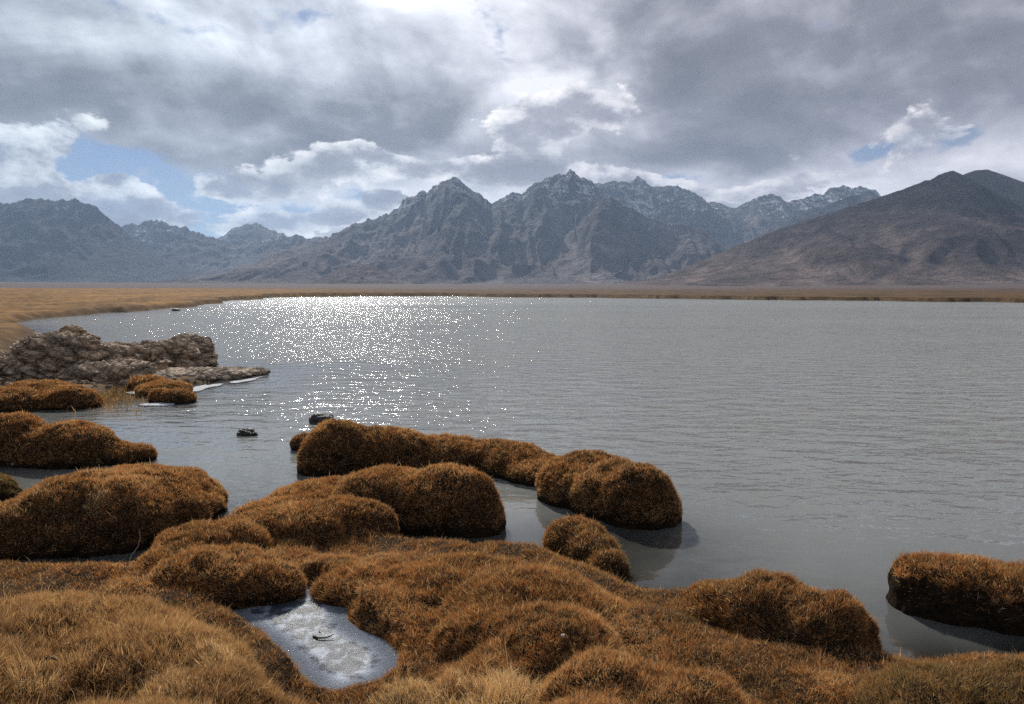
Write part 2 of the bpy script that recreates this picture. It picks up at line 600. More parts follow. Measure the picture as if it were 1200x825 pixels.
lake = np.array([[P(a, b).x, P(a, b).y] for a, b in near_px + left_px] + [[190, 40], [150, -60], [40, -20], [14, -2]])
# sub-divide and roughen the outline
fineL = []
for i in range(len(lake)):
    a, b = lake[i], lake[(i + 1) % len(lake)]
    dd = np.linalg.norm(b - a)
    ra = max(3.0, np.linalg.norm(a))
    k = int(np.clip(dd / (ra * 0.02), 1, 24))
    for t in np.arange(k) / k:
        q = a * (1 - t) + b * t
        r = np.linalg.norm(q)
        jit = (0.004 * r if r > 12 else 0.02) * min(1, k / 3)
        dr = q / max(r, 1e-3)
        fineL.append(q + dr * rng.normal() * jit * (min(r, 60) / 14 if r > 12 else 1))
lake = np.array(fineL)


def lake_sd(x, y):
    """signed distance to the lake outline: > 0 on land, < 0 over water"""
    pt = np.stack([x, y], -1)
    best = np.full(len(pt), 1e9)
    inside = np.zeros(len(pt), bool)
    n = len(lake)
    for i in range(n):
        a, b = lake[i], lake[(i + 1) % n]
        ab = b - a
        t = np.clip(((pt - a) @ ab) / (ab @ ab + 1e-12), 0, 1)
        d = ((pt - a - t[:, None] * ab) ** 2).sum(1)
        best = np.minimum(best, d)
        c = ((a[1] > pt[:, 1]) != (b[1] > pt[:, 1]))
        xx = (b[0] - a[0]) * (pt[:, 1] - a[1]) / (b[1] - a[1] + 1e-12) + a[0]
        inside ^= c & (pt[:, 0] < xx)
    d = np.sqrt(best)
    return np.where(inside, -d, d)


pond_px = [(270, 716), (300, 703), (330, 694), (362, 688), (392, 700), (404, 712), (405, 728), (418, 738), (446, 750), (462, 766), (458, 788),
           (435, 803), (400, 812), (375, 808), (345, 775), (318, 750), (292, 732)]
POND_Z = 0.10
pond = np.array([[P(a, b, POND_Z).x, P(a, b, POND_Z).y] for a, b in pond_px])


def poly_sd(poly, x, y):
    pt = np.stack([x, y], -1)
    best = np.full(len(pt), 1e9)
    inside = np.zeros(len(pt), bool)
    n = len(poly)
    for i in range(n):
        a, b = poly[i], poly[(i + 1) % n]
        ab = b - a
        t = np.clip(((pt - a) @ ab) / (ab @ ab + 1e-12), 0, 1)
        best = np.minimum(best, ((pt - a - t[:, None] * ab) ** 2).sum(1))
        c = ((a[1] > pt[:, 1]) != (b[1] > pt[:, 1]))
        xx = (b[0] - a[0]) * (pt[:, 1] - a[1]) / (b[1] - a[1] + 1e-12) + a[0]
        inside ^= c & (pt[:, 0] < xx)
    d = np.sqrt(best)
    return np.where(inside, -d, d)


def gfan(r):
    return 0.0048 * np.clip(r - 60, 0, 1300) + 0.011 * np.maximum(r - 1200, 0) * sstep(r, 1200, 4000)


def terrain(x, y):
    r = np.sqrt(x * x + y * y)
    sd = lake_sd(x, y)
    nearw = 1 - sstep(r, 10, 24)
    w = v3(x, y)
    # land
    z_near = 0.05 + 0.15 * sstep(sd, 0.0, 0.35) + 0.10 * fbm(w * 2.2, 3, 5) * sstep(sd, 0.05, 0.5)
    z_far = 0.05 + (0.08 + 0.34 * sstep(r, 24, 45) * (0.3 + 0.7 * sstep(-x / (r + 1), 0.0, 0.3))) * sstep(sd, 0.0, 0.9) + (0.10 + 0.40 * sstep(r, 24, 45) * sstep(-x / (r + 1), 0.0, 0.3)) * (ridged(w * np.array([0.28, 0.42, 1]), 4, 11) - 0.62) * sstep(sd, 0.2, 2.5) + gfan(r)
    z_far = z_far + 0.8 * fbm(w * 0.02, 4, 31) * sstep(sd, 20, 200)
    land = z_near * nearw + z_far * (1 - nearw)
    # behind the camera the bank rises a little
    # water
    sn_ = np.minimum(sd, 0)
    dep = 0.02 + 0.30 * (1 - np.exp(sn_ / 0.9)) + 0.9 * (1 - np.exp(sn_ / 6.0))
    shallow = np.exp(-(((x - P(715, 635).x) / 1.0) ** 2 + ((y - P(715, 635).y) / 0.75) ** 2))
    dep = dep * (1 - 0.78 * shallow)
    marsh = np.exp(-(((x - P(110, 468).x) / 1.6) ** 2 + ((y - P(110, 468).y) / 1.6) ** 2))
    dep = dep * (1 - 0.8 * marsh)
    bed = -dep + 0.03 * fbm(w * 5.0, 3, 71)
    z = np.where(sd > 0, land, np.minimum(bed, 0.02))
    # frozen pond hollow
    ps = poly_sd(pond, x, y)
    z = np.where(ps < 0.10, np.minimum(z, POND_Z - 0.05 + sstep(ps, -0.02, 0.10) * 0.12), z)
    return z, sd


def polar(rings, azs):
    rr, aa = np.meshgrid(rings, azs, indexing='ij')
    return (rr * np.sin(aa)).ravel(), (rr * np.cos(aa)).ravel()


rings = np.concatenate([[0.05, 0.5, 1.0], np.geomspace(1.4, 16000, 880)])
azs = np.concatenate([np.radians(np.linspace(-180, -46, 60, endpoint=False)), np.radians(np.linspace(-46, 46, 640)),
                      np.radians(np.linspace(46, 180, 60, endpoint=False)[1:])])
gx, gy = polar(rings, azs)
gz, gsd = terrain(gx, gy)
gr = np.sqrt(gx ** 2 + gy ** 2)
w = v3(gx, gy)
meadow = np.array([0.235, 0.125, 0.042])
meadow2 = np.array([0.12, 0.066, 0.026])
soil = np.array([0.030, 0.020, 0.012])
fan = np.array([0.105, 0.075, 0.066])  # scree plain, colour darkened to carry the cloud shadow over it
bedc = np.array([0.095, 0.062, 0.030])
k = sstep(fbm(w * 0.05, 4, 3), -0.3, 0.4)[:, None]
farc = meadow * (1 - k * 0.5) + meadow2 * (k * 0.5)
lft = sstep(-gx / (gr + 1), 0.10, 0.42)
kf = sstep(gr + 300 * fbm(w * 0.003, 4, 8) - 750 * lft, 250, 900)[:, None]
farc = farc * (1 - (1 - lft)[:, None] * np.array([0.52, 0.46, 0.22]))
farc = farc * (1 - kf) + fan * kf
bank = (sstep(gsd, 0.9, 0.2))[:, None]
farc = farc * (1 - 0.55 * bank)
sand = np.array([0.15, 0.115, 0.075])
ks = sstep(gr, 8.5, 10.5)[:, None]
nearc = soil * (1 - ks) + sand * (1 + 0.3 * fbm(w * 2.5, 3, 61))[:, None] * ks
nk = (1 - sstep(gr, 12, 26))[:, None]
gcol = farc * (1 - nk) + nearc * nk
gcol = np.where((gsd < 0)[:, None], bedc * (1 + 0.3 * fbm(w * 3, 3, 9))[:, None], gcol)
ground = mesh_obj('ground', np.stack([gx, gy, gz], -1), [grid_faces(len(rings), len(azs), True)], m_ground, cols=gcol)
tag(ground, 'ochre grassland and lake bed reaching to the mountains', 'ground', kind='structure')

# ---------------------------------------------------------------- lake
rings = np.concatenate([[0.05, 1.0], np.geomspace(1.8, 520, 330)])
azs2 = np.concatenate([np.radians(np.linspace(-180, -46, 30, endpoint=False)), np.radians(np.linspace(-46, 46, 300)),
                       np.radians(np.linspace(46, 180, 60, endpoint=False)[1:])])
wx, wy = polar(rings, azs2)
wz, wsd = terrain(wx, wy)
turb = 1 - np.exp(np.minimum(wz, 0) * 1.3)
shelter = sstep(-wsd, 0.2, 3.0)
cove = np.exp(-(((wx - P(180, 520).x) / 3.2) ** 2 + ((wy - P(180, 520).y) / 3.2) ** 2))
chan = np.exp(-(((wx - P(640, 620).x) / 1.6) ** 2 + ((wy - P(640, 620).y) / 1.0) ** 2))
rgt = np.exp(-(((wx - P(900, 660).x) / 2.2) ** 2 + ((wy - P(900, 660).y) / 1.2) ** 2))
calmv = np.clip((0.12 + 0.88 * sstep(-wsd, 0.2, 5.0)) * (1 - 0.75 * cove) * (1 - 0.8 * chan) * (1 - 0.6 * rgt), 0, 1)
water = mesh_obj('lake_water', np.stack([wx, wy, np.zeros_like(wx)], -1), [grid_faces(len(rings), len(azs2), True)], m_water,
                 attrs={'turbid': turb, 'calm': calmv})
tag(water, 'grey rippled lake glittering under the hidden sun', 'lake', kind='structure')

# pond ice
c0 = pond.mean(0)
pr = []
NR, NA = 26, 120
ang = np.linspace(0, 2 * np.pi, NA, endpoint=False)
# dense boundary
bd = []
for i in range(len(pond)):
    a, b = pond[i], pond[(i + 1) % len(pond)]
    for t in np.linspace(0, 1, 8, endpoint=False): bd.append(a * (1 - t) + b * t)
bd = np.array(bd)
for s in np.linspace(0.02, 1.10, NR): pr.append(c0 + (bd - c0) * s)
pv = np.concatenate(pr)
sdp = poly_sd(pond, pv[:, 0], pv[:, 1])
rimv = sstep(-sdp, 0.16, 0.0)
pz = POND_Z + 0.004 * fbm(v3(pv[:, 0], pv[:, 1]) * 14, 3, 2)
ice = mesh_obj('frozen_pond', np.stack([pv[:, 0], pv[:, 1], pz], -1), [grid_faces(NR, len(bd), True)], m_ice, attrs={'rim': rimv})
tag(ice, 'small frozen pond of grey ice between grassy mounds', 'pond', kind='structure')


# ---------------------------------------------------------------- mountains
def mountain(name, label, prof, Yc, W, back, colA, colB, jag=0.0, snow=0.0, snowline=0.5, seed=0, spur=700., wob=250., yshift=None, valley=2.3,
             nc=700, nr=170, smoothness=1.0, kind_noise=0.15):
    pts = [atY(a, b, Yc) for a, b in prof]
    xs = np.array([p.x for p in pts]); hs = np.array([p.z for p in pts])
    x0, x1 = xs.min() - W * 0.3, xs.max() + W * 0.3
    X1 = np.linspace(x0, x1, nc)
    s = np.concatenate([-np.linspace(1, 0.02, int(nr * 0.25)) * back, np.linspace(0, 1, nr - int(nr * 0.25))])
    SS, XX = np.meshgrid(s, X1, indexing='ij')
    sh, xx = SS.ravel(), XX.ravel()
    sgn = np.abs(sh)
    # lateral wander of the spurs as they come forward
    lat = xx + wob * sgn * 1.6 * fbm(v3(xx / spur * 0.5, sh * 1.8, seed), 3, seed + 1)
    lat2 = lat + 0.25 * wob * fbm(v3(xx / spur * 1.6, sh * 6, seed), 3, seed + 4)
    Hr = np.interp(lat, xs, hs, left=hs[0] * 0.3, right=hs[-1] * 0.3)
    Hx = np.interp(xx, xs, hs, left=hs[0] * 0.3, right=hs[-1] * 0.3)
    mixk = sstep(sgn, 0, 0.25)
    Hm = Hx * (1 - mixk) + np.minimum(Hr, Hx * 1.15 + 40) * mixk
    jagn = (ridged(v3(xx / 150., seed, 0), 5, seed + 9, 0.65) - 0.68) * 3.0 * jag
    Hm = Hm + jagn * np.exp(-sgn * 7)
    r1 = 1 - np.abs(vnoise(v3(lat2 / spur, sh * 0.9, seed), seed + 2))
    r2 = 1 - np.abs(vnoise(v3(lat2 / spur * 2.7 + 4, sh * 2.2, seed), seed + 3))
    r3 = 1 - np.abs(vnoise(v3(lat2 / spur * 7.1 + 9, sh * 5.0, seed), seed + 5))
    rr = 0.55 * r1 + 0.29 * r2 + 0.16 * r3
    pw = 1.15 + (valley - 1.15) * (1 - sstep(rr, 0.3, 0.95))
    t = np.clip(sgn, 0, 1)
    prof_ = (1 - t) ** pw
    det = (ridged(v3(xx / 300., sh * W / 300., seed), 5, seed + 20, 0.55) - 0.62) * kind_noise * Hm * sstep(t, 0.0, 0.12) * (1 - t) ** 0.7
    edge = sstep(xx, x0, xs.min() + 1) * (1 - sstep(xx, xs.max() - 1, x1))
    yr = Yc + W * 0.12 * fbm(v3(X1 / (spur * 1.5), 0.0, seed), 2, seed + 7)
    YY = (np.repeat(yr[None, :], len(s), 0).ravel() - sh * W)
    base = gfan(np.sqrt(xx ** 2 + YY ** 2)) - 4
    h = base + (np.maximum(Hm - base, 0) * prof_ + det) * np.maximum(edge, 0.0) + (edge - 1) * 60
    h = np.where(t > 0.985, h - 40, h)
    # keep the traced crest where it is seen: scale height with the crest's own distance
    h = h * (1 + (np.tile(yr, len(s)) / Yc - 1) * (1 - t))
    xw = xx * (1 + (np.tile(yr, len(s)) / Yc - 1) * (1 - t))
    V = np.stack([xw, YY, h], -1)
    nrm = np.gradient(h.reshape(len(s), nc), axis=1).ravel()
    gul = 1 - sstep(rr, 0.35, 0.8)
    kk = sstep(h / (hs.max() + 1) + 0.25 * fbm(v3(xx / 500., YY / 500., seed), 4, seed + 30), 0.15, 0.75)[:, None]
    col = np.array(colB) * (1 - kk) + np.array(colA) * kk
    col = col * (1 + 0.30 * fbm(v3(xx / 220., YY / 300., seed), 4, seed + 33))[:, None]
    gul2 = 1 - sstep(0.5 * r2 + 0.5 * r3, 0.35, 0.85)
    if jag > 2: col = col * (0.78 + 0.38 * gul + 0.34 * gul2)[:, None]
    sn = snow * sstep(h / hs.max() + 0.12 * fbm(v3(xx / 260., YY / 260., seed), 4, seed + 40), snowline, snowline + 0.3) * (0.30 + 0.8 * gul)
    sn = np.minimum(sn, 0.58)
    o = mesh_obj(name, V, [grid_faces(len(s), nc)], m_mount, cols=col, attrs={'snow': sn})
    tag(o, label, 'mountain', kind='structure')
    return o


grey, brown = (0.085, 0.080, 0.084), (0.115, 0.094, 0.088)
mountain('mountain', 'distant snow dusted peak between the left ranges', [(215, 300), (240, 284), (262, 275), (275, 267), (290, 261.5), (305, 262.5), (315, 267), (330, 273), (350, 282), (380, 300)],
         12500, 2600, 0.6, grey, grey, jag=30, snow=1.0, snowline=0.42, seed=3, spur=700, nc=300, nr=120)
mountain('mountain', 'blue grey middle range left of the gap', [(95, 285), (130, 264), (150, 263.5), (170, 259), (186, 257.5), (200, 262), (220, 266), (240, 275), (262, 283), (280, 286), (300, 283), (320, 277), (345, 276), (365, 277.5), (385, 279), (430, 300)],
         10500, 2300, 0.6, (0.065, 0.065, 0.07), (0.085, 0.075, 0.075), jag=30, snow=0.40, snowline=0.5, seed=5, spur=600, nc=600)
mountain('mountain', 'jagged grey range at the left edge', [(-420, 300), (-300, 262), (-220, 250), (-150, 238), (-60, 228), (0, 235), (12, 238), (22, 235), (38, 233), (48, 231), (54, 234), (66, 236), (75, 233), (82, 234), (88, 230.5), (96, 236), (104, 239), (112, 242), (118, 248), (125, 253), (137, 262), (150, 275), (165, 289), (190, 304), (225, 318), (270, 330)],
         8600, 2300, 0.6, (0.034, 0.038, 0.048), (0.044, 0.044, 0.052), jag=26, snow=0.30, snowline=0.66, seed=8, spur=620, nc=900)
mountain('mountain', 'snow streaked crest at the back right of the main range',
         [(640, 260), (680, 222), (697, 214), (710, 213), (725, 211.5), (738, 212.5), (747, 207.5), (757, 213), (764, 218), (775, 219.5), (785, 217), (800, 219), (808, 222), (818, 228), (828, 236), (838, 237.5), (848, 239), (862, 243.5),
          (875, 235.5), (888, 230), (905, 227), (913, 231), (922, 236.5), (932, 233.5), (942, 232), (952, 228), (965, 227), (972, 221), (984, 219), (990, 217.5), (998, 221), (1008, 218.5), (1018, 221), (1026, 222), (1034, 232), (1060, 262), (1100, 290), (1150, 315)],
         9800, 2600, 0.6, grey, (0.16, 0.135, 0.125), jag=26, snow=0.95, snowline=0.42, seed=12, spur=560, nc=1000)
mountain('mountain', 'main rugged range with the two highest peaks',
         [(285, 312), (320, 296), (350, 284), (385, 276), (400, 268), (410, 262.5), (425, 259.5), (440, 253.5), (455, 249), (467, 243.5), (472, 231), (484, 229), (495, 222.5), (500, 227), (508, 219), (518, 214), (526, 212), (533, 208), (540, 211), (547, 216), (554, 222), (566, 230),
          (576, 237.5), (586, 231), (594, 226.5), (602, 224), (611, 228.5), (620, 221), (630, 214), (640, 208.5), (648, 206), (655, 204), (663, 201.5), (668, 198.5), (675, 204), (683, 208), (695, 214), (706, 228), (722, 238), (745, 250), (780, 268), (820, 290), (870, 315)],
         8200, 2500, 0.6, (0.088, 0.083, 0.088), brown, jag=34, snow=0.72, snowline=0.50, seed=17, spur=680, nc=1100, nr=240)
mountain('mountain', 'brown shoulder in front of the main range', [(590, 322), (640, 296), (672, 268), (690, 250), (706, 232), (716, 229), (735, 241), (760, 254), (785, 262), (805, 261), (822, 270), (845, 286), (880, 305), (930, 322)],
         7000, 1500, 0.5, (0.098, 0.083, 0.082), brown, jag=14, snow=0.42, snowline=0.55, seed=23, spur=480, nc=500)
mountain('mountain', 'dark ridge above the middle gap', [(860, 300), (880, 280), (910, 262), (940, 248), (970, 238), (1000, 228), (1020, 224), (1034, 231), (1060, 250), (1100, 280)],
         7800, 1700, 0.5, (0.07, 0.068, 0.074), (0.09, 0.08, 0.08), jag=20, snow=0.35, snowline=0.6, seed=29, spur=480, nc=400)
mountain('hill', 'low brown hill below the main range', [(355, 333), (376, 327), (392, 317), (408, 311), (422, 308.5), (436, 311), (446, 316), (458, 319), (468, 327), (490, 334)],
         5200, 500, 0.6, (0.10, 0.08, 0.075), (0.13, 0.10, 0.085), jag=4, seed=31, spur=220, wob=80, nc=240, nr=80)
mountain('hill', 'smooth tan hill behind the dark right slope', [(1060, 250), (1100, 222), (1130, 204), (1143, 199.5), (1157, 198.5), (1175, 204.5), (1200, 213.5), (1260, 235), (1400, 262), (1700, 300)],
         5200, 1300, 0.5, (0.10, 0.07, 0.052), (0.13, 0.10, 0.08), jag=0, seed=37, spur=900, nc=500, kind_noise=0.03)
mountain('hill', 'large dark brown hill on the right', [(700, 338), (765, 326), (800, 314), (850, 294), (900, 273), (950, 256), (1000, 241), (1030, 231), (1050, 224), (1078, 214), (1084, 210.5), (1090, 211), (1100, 204.5), (1117, 199), (1124, 202), (1140, 210), (1165, 222), (1200, 240), (1270, 268), (1400, 300), (1600, 325)],
         4200, 1500, 0.5, (0.038, 0.031, 0.032), (0.105, 0.077, 0.068), jag=5, seed=41, spur=420, wob=260, nc=900, nr=220, kind_noise=0.07, valley=2.0)

# ---------------------------------------------------------------- haze
hx, hy0, hy1, hz = 15500., -15500., 15500., 1680.
hv = np.array([[sx * hx, y, z] for z in (-3.0, hz) for (sx, y) in ((-1, hy0), (1, hy0), (1, hy1), (-1, hy1))])
hf = np.array([[0, 3, 2, 1], [4, 5, 6, 7], [0, 1, 5, 4], [1, 2, 6, 5], [2, 3, 7, 6], [3, 0, 4, 7]])
m_haze, g = new_mat('haze')
vol = g.node('ShaderNodeVolumePrincipled')
vol.inputs['Color'].default_value = (0.50, 0.69, 1.0, 1)
vol.inputs['Density'].default_value = 3.5e-5
vol.inputs['Anisotropy'].default_value = 0.2
o_ = g.node('ShaderNodeOutputMaterial')
g.t.links.new(vol.outputs[0], o_.inputs['Volume'])
haze = mesh_obj('haze', hv, [hf], m_haze, smooth=False)
tag(haze, 'thin blue air between the lake and mountains', 'haze', kind='stuff')


# ---------------------------------------------------------------- grass blades
def make_blades(name, pts, nrm, length, width, parent=None, pal='rust', seed=0, lean=0.35, up=0.55, label=None, droop=0.5):
    """a dense coat of dry blades, one mesh; pts/nrm are root positions and surface normals"""
    r = np.random.default_rng(seed)
    n = len(pts)
    if n == 0: return None
    length = np.broadcast_to(length, (n,)) * r.uniform(0.55, 1.25, n)
    width = np.broadcast_to(width, (n,)) * r.uniform(0.7, 1.3, n)
    cl = np.stack([fbm(pts * 4.0 + 11, 3, 90), fbm(pts * 4.0 + 37, 3, 93), 0.3 * fbm(pts * 4.0 + 7, 3, 97)], -1) * 1.5
    cl2 = np.stack([vnoise(pts * 30, 95), vnoise(pts * 30 + 9, 96), 0.3 * vnoise(pts * 30 + 4, 98)], -1) * 1.3
    length = length * (1 + 0.45 * fbm(pts * 7 + 3, 3, 70) + 0.25 * vnoise(pts * 26, 71))
    ck, cf = clump(pts * 17.0, 200)
    length = length * 0.74 * (0.60 + 0.68 * ck[:, 2]) * (1.15 - 0.35 * np.clip(cf, 0, 1))
    stray = r.random(n) < 0.012
    length = np.where(stray, length * 2.0, length)
    cl = cl + (ck * np.array([1, 1, 0]) - np.array([0.5, 0.5, 0])) * 2.6
    d = nrm * (1 - up) + np.array([0, 0, up]) + cl * lean + cl2 * lean + r.normal(0, lean * 1.25, (n, 3)) * np.array([1, 1, 0.8])
    d /= np.linalg.norm(d, axis=1)[:, None] + 1e-9
    under = (d * nrm).sum(1)[:, None]
    d = np.where(under < 0.12, d + nrm * (0.14 - under), d)
    d /= np.linalg.norm(d, axis=1)[:, None] + 1e-9
    side = np.cross(d, r.normal(0, 1, (n, 3)))
    side /= np.linalg.norm(side, axis=1)[:, None] + 1e-9
    bend = np.cross(side, d)
    L_ = length[:, None]
    W_ = width[:, None] * 0.5
    b = r.uniform(-1.2, 1.6, n)[:, None] * droop
    mid = pts + d * L_ * 0.55 + bend * b * L_ * 0.12
    tip = pts + d * L_ + bend * b * L_ * 0.55 - np.array([0, 0, 1]) * L_ * 0.22 * droop * np.abs(b)
    root = pts - d * 0.012
    V = np.stack([root - side * W_, root + side * W_, mid + side * W_ * 0.8, mid - side * W_ * 0.8, tip], 1).reshape(-1, 3)
    k = np.arange(n)[:, None] * 5
    quads = k + np.array([[0, 1, 2, 3]])
    tris = k + np.array([[3, 2, 4]])
    # colour
    big = fbm(pts * 1.6 + 5, 3, 60) * 1.4
    med = fbm(pts * 8.0 + 5, 3, 63)
    u = np.clip(0.5 + 0.60 * big + 0.30 * med + 0.5 * (ck[:, 2] - 0.5) + r.normal(0, 0.20, n), 0, 1)[:, None]
    rust, brown_, tan, olive = np.array([0.49, 0.226, 0.086]), np.array([0.20, 0.112, 0.056]), np.array([0.68, 0.50, 0.28]), np.array([0.150, 0.125, 0.060])
    if pal == 'rust': A, Bc, C_ = brown_, rust, tan
    elif pal == 'tan': A, Bc, C_ = brown_ * 1.2, (rust + tan) * 0.5, tan * 1.05
    elif pal == 'straw': A, Bc, C_ = tan * 0.8, tan, tan * 1.25
    elif pal == 'olive': A, Bc, C_ = olive * 0.8, olive * 1.3, (olive + rust) * 0.5
    elif pal == 'mixed': A, Bc, C_ = olive, (olive + rust) * 0.55, tan * 0.8
    col = A * (1 - u) + Bc * u
    pale = (r.random(n) < 0.14 + 0.22 * (big > 0.30))[:, None]
    col = np.where(pale | stray[:, None], C_, col)
    col = col * r.uniform(0.75, 1.25, n)[:, None]
    tipc = col * 0.72 + np.array([0.60, 0.42, 0.20]) * 0.28          # bleached tips
    cc = np.stack([col * 0.85, col * 0.85, col, col, tipc], 1).reshape(-1, 3)
    o = mesh_obj(name, V, [quads, tris], m_grass, parent, smooth=False, cols=cc)
    BL[0] += n
    o['kind'] = 'stuff'
    if label: o['label'] = label
    return o


def tri_data(o):
    me = o.data
    me.calc_loop_triangles()
    nt = len(me.loop_triangles)
    t = np.empty(nt * 3, np.int32); me.loop_triangles.foreach_get('vertices', t); t = t.reshape(-1, 3)
    v = np.empty(len(me.vertices) * 3, np.float32); me.vertices.foreach_get('co', v); v = v.reshape(-1, 3).astype(float)
    nn = np.empty(len(me.vertices) * 3, np.float32); me.vertices.foreach_get('normal', nn); nn = nn.reshape(-1, 3).astype(float)
    return v, nn, t


def scatter(o, dens_at, seed=0, cull=True, zmin=0.012, minup=-0.35):
    """points on a mesh's surface; dens_at(points) blades per square metre"""
    r = np.random.default_rng(seed)
    v, nn, t = tri_data(o)
    a, b, c = v[t[:, 0]], v[t[:, 1]], v[t[:, 2]]
    cr = np.cross(b - a, c - a)
    ar = np.linalg.norm(cr, axis=1) / 2
    ctr = (a + b + c) / 3
    d = dens_at(ctr)
    ok = (ctr[:, 2] > zmin) & (cr[:, 2] / (2 * ar + 1e-12) > minup)
    if cull:
        ang = np.abs(np.arctan2(ctr[:, 0], ctr[:, 1]))
        ok &= (ang < R(44)) & (ctr[:, 1] > 1.2)
        # slopes turned well away from the lens need fewer blades
        vd = ctr - np.array([0, 0, H]); vd /= np.linalg.norm(vd, axis=1)[:, None]
        away = (cr * vd).sum(1) / (2 * ar + 1e-12)
        d = d * np.where(away > 0.35, 0.35, 1.0)
    w_ = ar * d * ok
    n = int(w_.sum())
    if n < 1: return np.zeros((0, 3)), np.zeros((0, 3))
    idx = np.searchsorted(np.cumsum(w_), r.random(n) * w_.sum())
    idx = np.minimum(idx, len(t) - 1)
    u1, u2 = np.sqrt(r.random(n)), r.random(n)
    wa, wb, wc = 1 - u1, u1 * (1 - u2), u1 * u2
    p_ = a[idx] * wa[:, None] + b[idx] * wb[:, None] + c[idx] * wc[:, None]
    N_ = nn[t[idx, 0]] * wa[:, None] + nn[t[idx, 1]] * wb[:, None] + nn[t[idx, 2]] * wc[:, None]
    N_ /= np.linalg.norm(N_, axis=1)[:, None] + 1e-9
    return p_, N_


def blade_scale(pts):
    """blade width and density follow distance so that far mounds are not over-built"""
    r = np.linalg.norm(pts - np.array([0, 0, H]), axis=1)
    wd = np.maximum(0.0012, r * 0.00044)
    return r, wd


GRASS_Q = 1.0
BL = [0]


def dens(pts):
    r, wd = blade_scale(pts)
    return GRASS_Q * np.clip(56.0 / wd, 2500, 46000)


# ---------------------------------------------------------------- mounds
def ell_foot(px, foot, wpx, top, br=0.9, zf=0.0, rot=0.0, under=0.16):
    """ellipsoid whose front waterline/foot is seen at row foot, whose upper outline is at row top"""
    Ft = P(px, foot, zf)
    zc = zf + 0.05
    b = 0.3; yc = Ft.y + b; c_ = 0.3; a = 0.3
    m = -(ray(px, top).z) / ray(px, top).y
    m = -m
    for _ in range(12):
        a = wpx / 2 / F * yc
        b = a * br
        hh = H + m * yc - zf
        zc = zf + under * hh
        q = (H + m * yc - zc) ** 2 - (m * b) ** 2
        c_ = math.sqrt(max(q, 0.0025))
        yc = Ft.y + b * math.sqrt(max(0, 1 - ((zc - zf) / c_) ** 2))
    x = (px - 600) / F * (yc * math.cos(PITCH) + (H - zc) * math.sin(PITCH))
    return (x, yc, zc, a, b, c_, rot)


def ell_apex(px, py, z, a, b, c_, rot=0.0):
    p = P(px, py, z)
    return (p.x, p.y, z - c_, a, b, c_, rot)


def blob_mesh(name, ells, mat, voxel=0.03, lump=0.03, freq=3.0, seed=0, parent=None, smooth_it=30, cut=-0.25, p_exp=2.15):
    """union of rounded bodies, remeshed to one skin, then roughened"""
    V, Fc = [], []
    off = 0
    nu, nv = 40, 24
    th = np.linspace(0, 2 * np.pi, nu, endpoint=False)
    ph = np.linspace(0, np.pi, nv)
    for (x, y, z, a, b, c_, rot) in ells:
        T_, P_ = np.meshgrid(th, ph)
        sx, sy, sz = np.sin(P_) * np.cos(T_), np.sin(P_) * np.sin(T_), np.cos(P_)
        rr = (np.abs(sx) ** p_exp + np.abs(sy) ** p_exp + np.abs(sz) ** p_exp) ** (-1 / p_exp)
        lx, ly, lz = sx * rr * a, sy * rr * b, sz * rr * c_
        cr, sr = math.cos(rot), math.sin(rot)
        V.append(np.stack([x + lx * cr - ly * sr, y + lx * sr + ly * cr, z + lz], -1).reshape(-1, 3))
        Fc.append(grid_faces(nv, nu, True)[:, ::-1] + off)
        off += nu * nv
    o = mesh_obj(name, np.concatenate(V), Fc, mat, None)
    md = o.modifiers.new('r', 'REMESH'); md.mode = 'VOXEL'; md.voxel_size = voxel
    sm = o.modifiers.new('s', 'SMOOTH'); sm.factor = 0.5; sm.iterations = smooth_it
    dg = bpy.context.evaluated_depsgraph_get()
    me = bpy.data.meshes.new_from_object(o.evaluated_get(dg))
    old = o.data
    o.modifiers.clear()
    o.data = me
    bpy.data.meshes.remove(old)
    nV = len(me.vertices)
    v = np.empty(nV * 3, np.float32); me.vertices.foreach_get('co', v); v = v.reshape(-1, 3).astype(float)
    nn = np.empty(nV * 3, np.float32); me.vertices.foreach_get('normal', nn); nn = nn.reshape(-1, 3).astype(float)
    if lump:
        v = v + nn * (lump * fbm(v * freq + seed * 3.7, 3, seed + 50, 0.6))[:, None]
        if name == 'hummock':
            e_ = worley((v + 0.12 * np.stack([vnoise(v * 5), vnoise(v * 5, 1), vnoise(v * 5, 2)], -1)) * np.array([3.1, 3.1, 2.0]), seed)
            gate = sstep(fbm(v * 1.9 + 4, 2, seed + 77), -0.35, 0.25)
            v = v - nn * (0.030 * np.exp(-(e_[1] - e_[0]) * 6.5) * gate)[:, None]
    v[:, 2] = np.maximum(v[:, 2], cut)
    me.vertices.foreach_set('co', v.astype(np.float32).ravel())
    me.update()
    me.polygons.foreach_set('use_smooth', np.full(len(me.polygons), True))
    if not me.materials: me.materials.append(mat)
    o.name = name
    return o


GRASS = True
mound_n = [0]


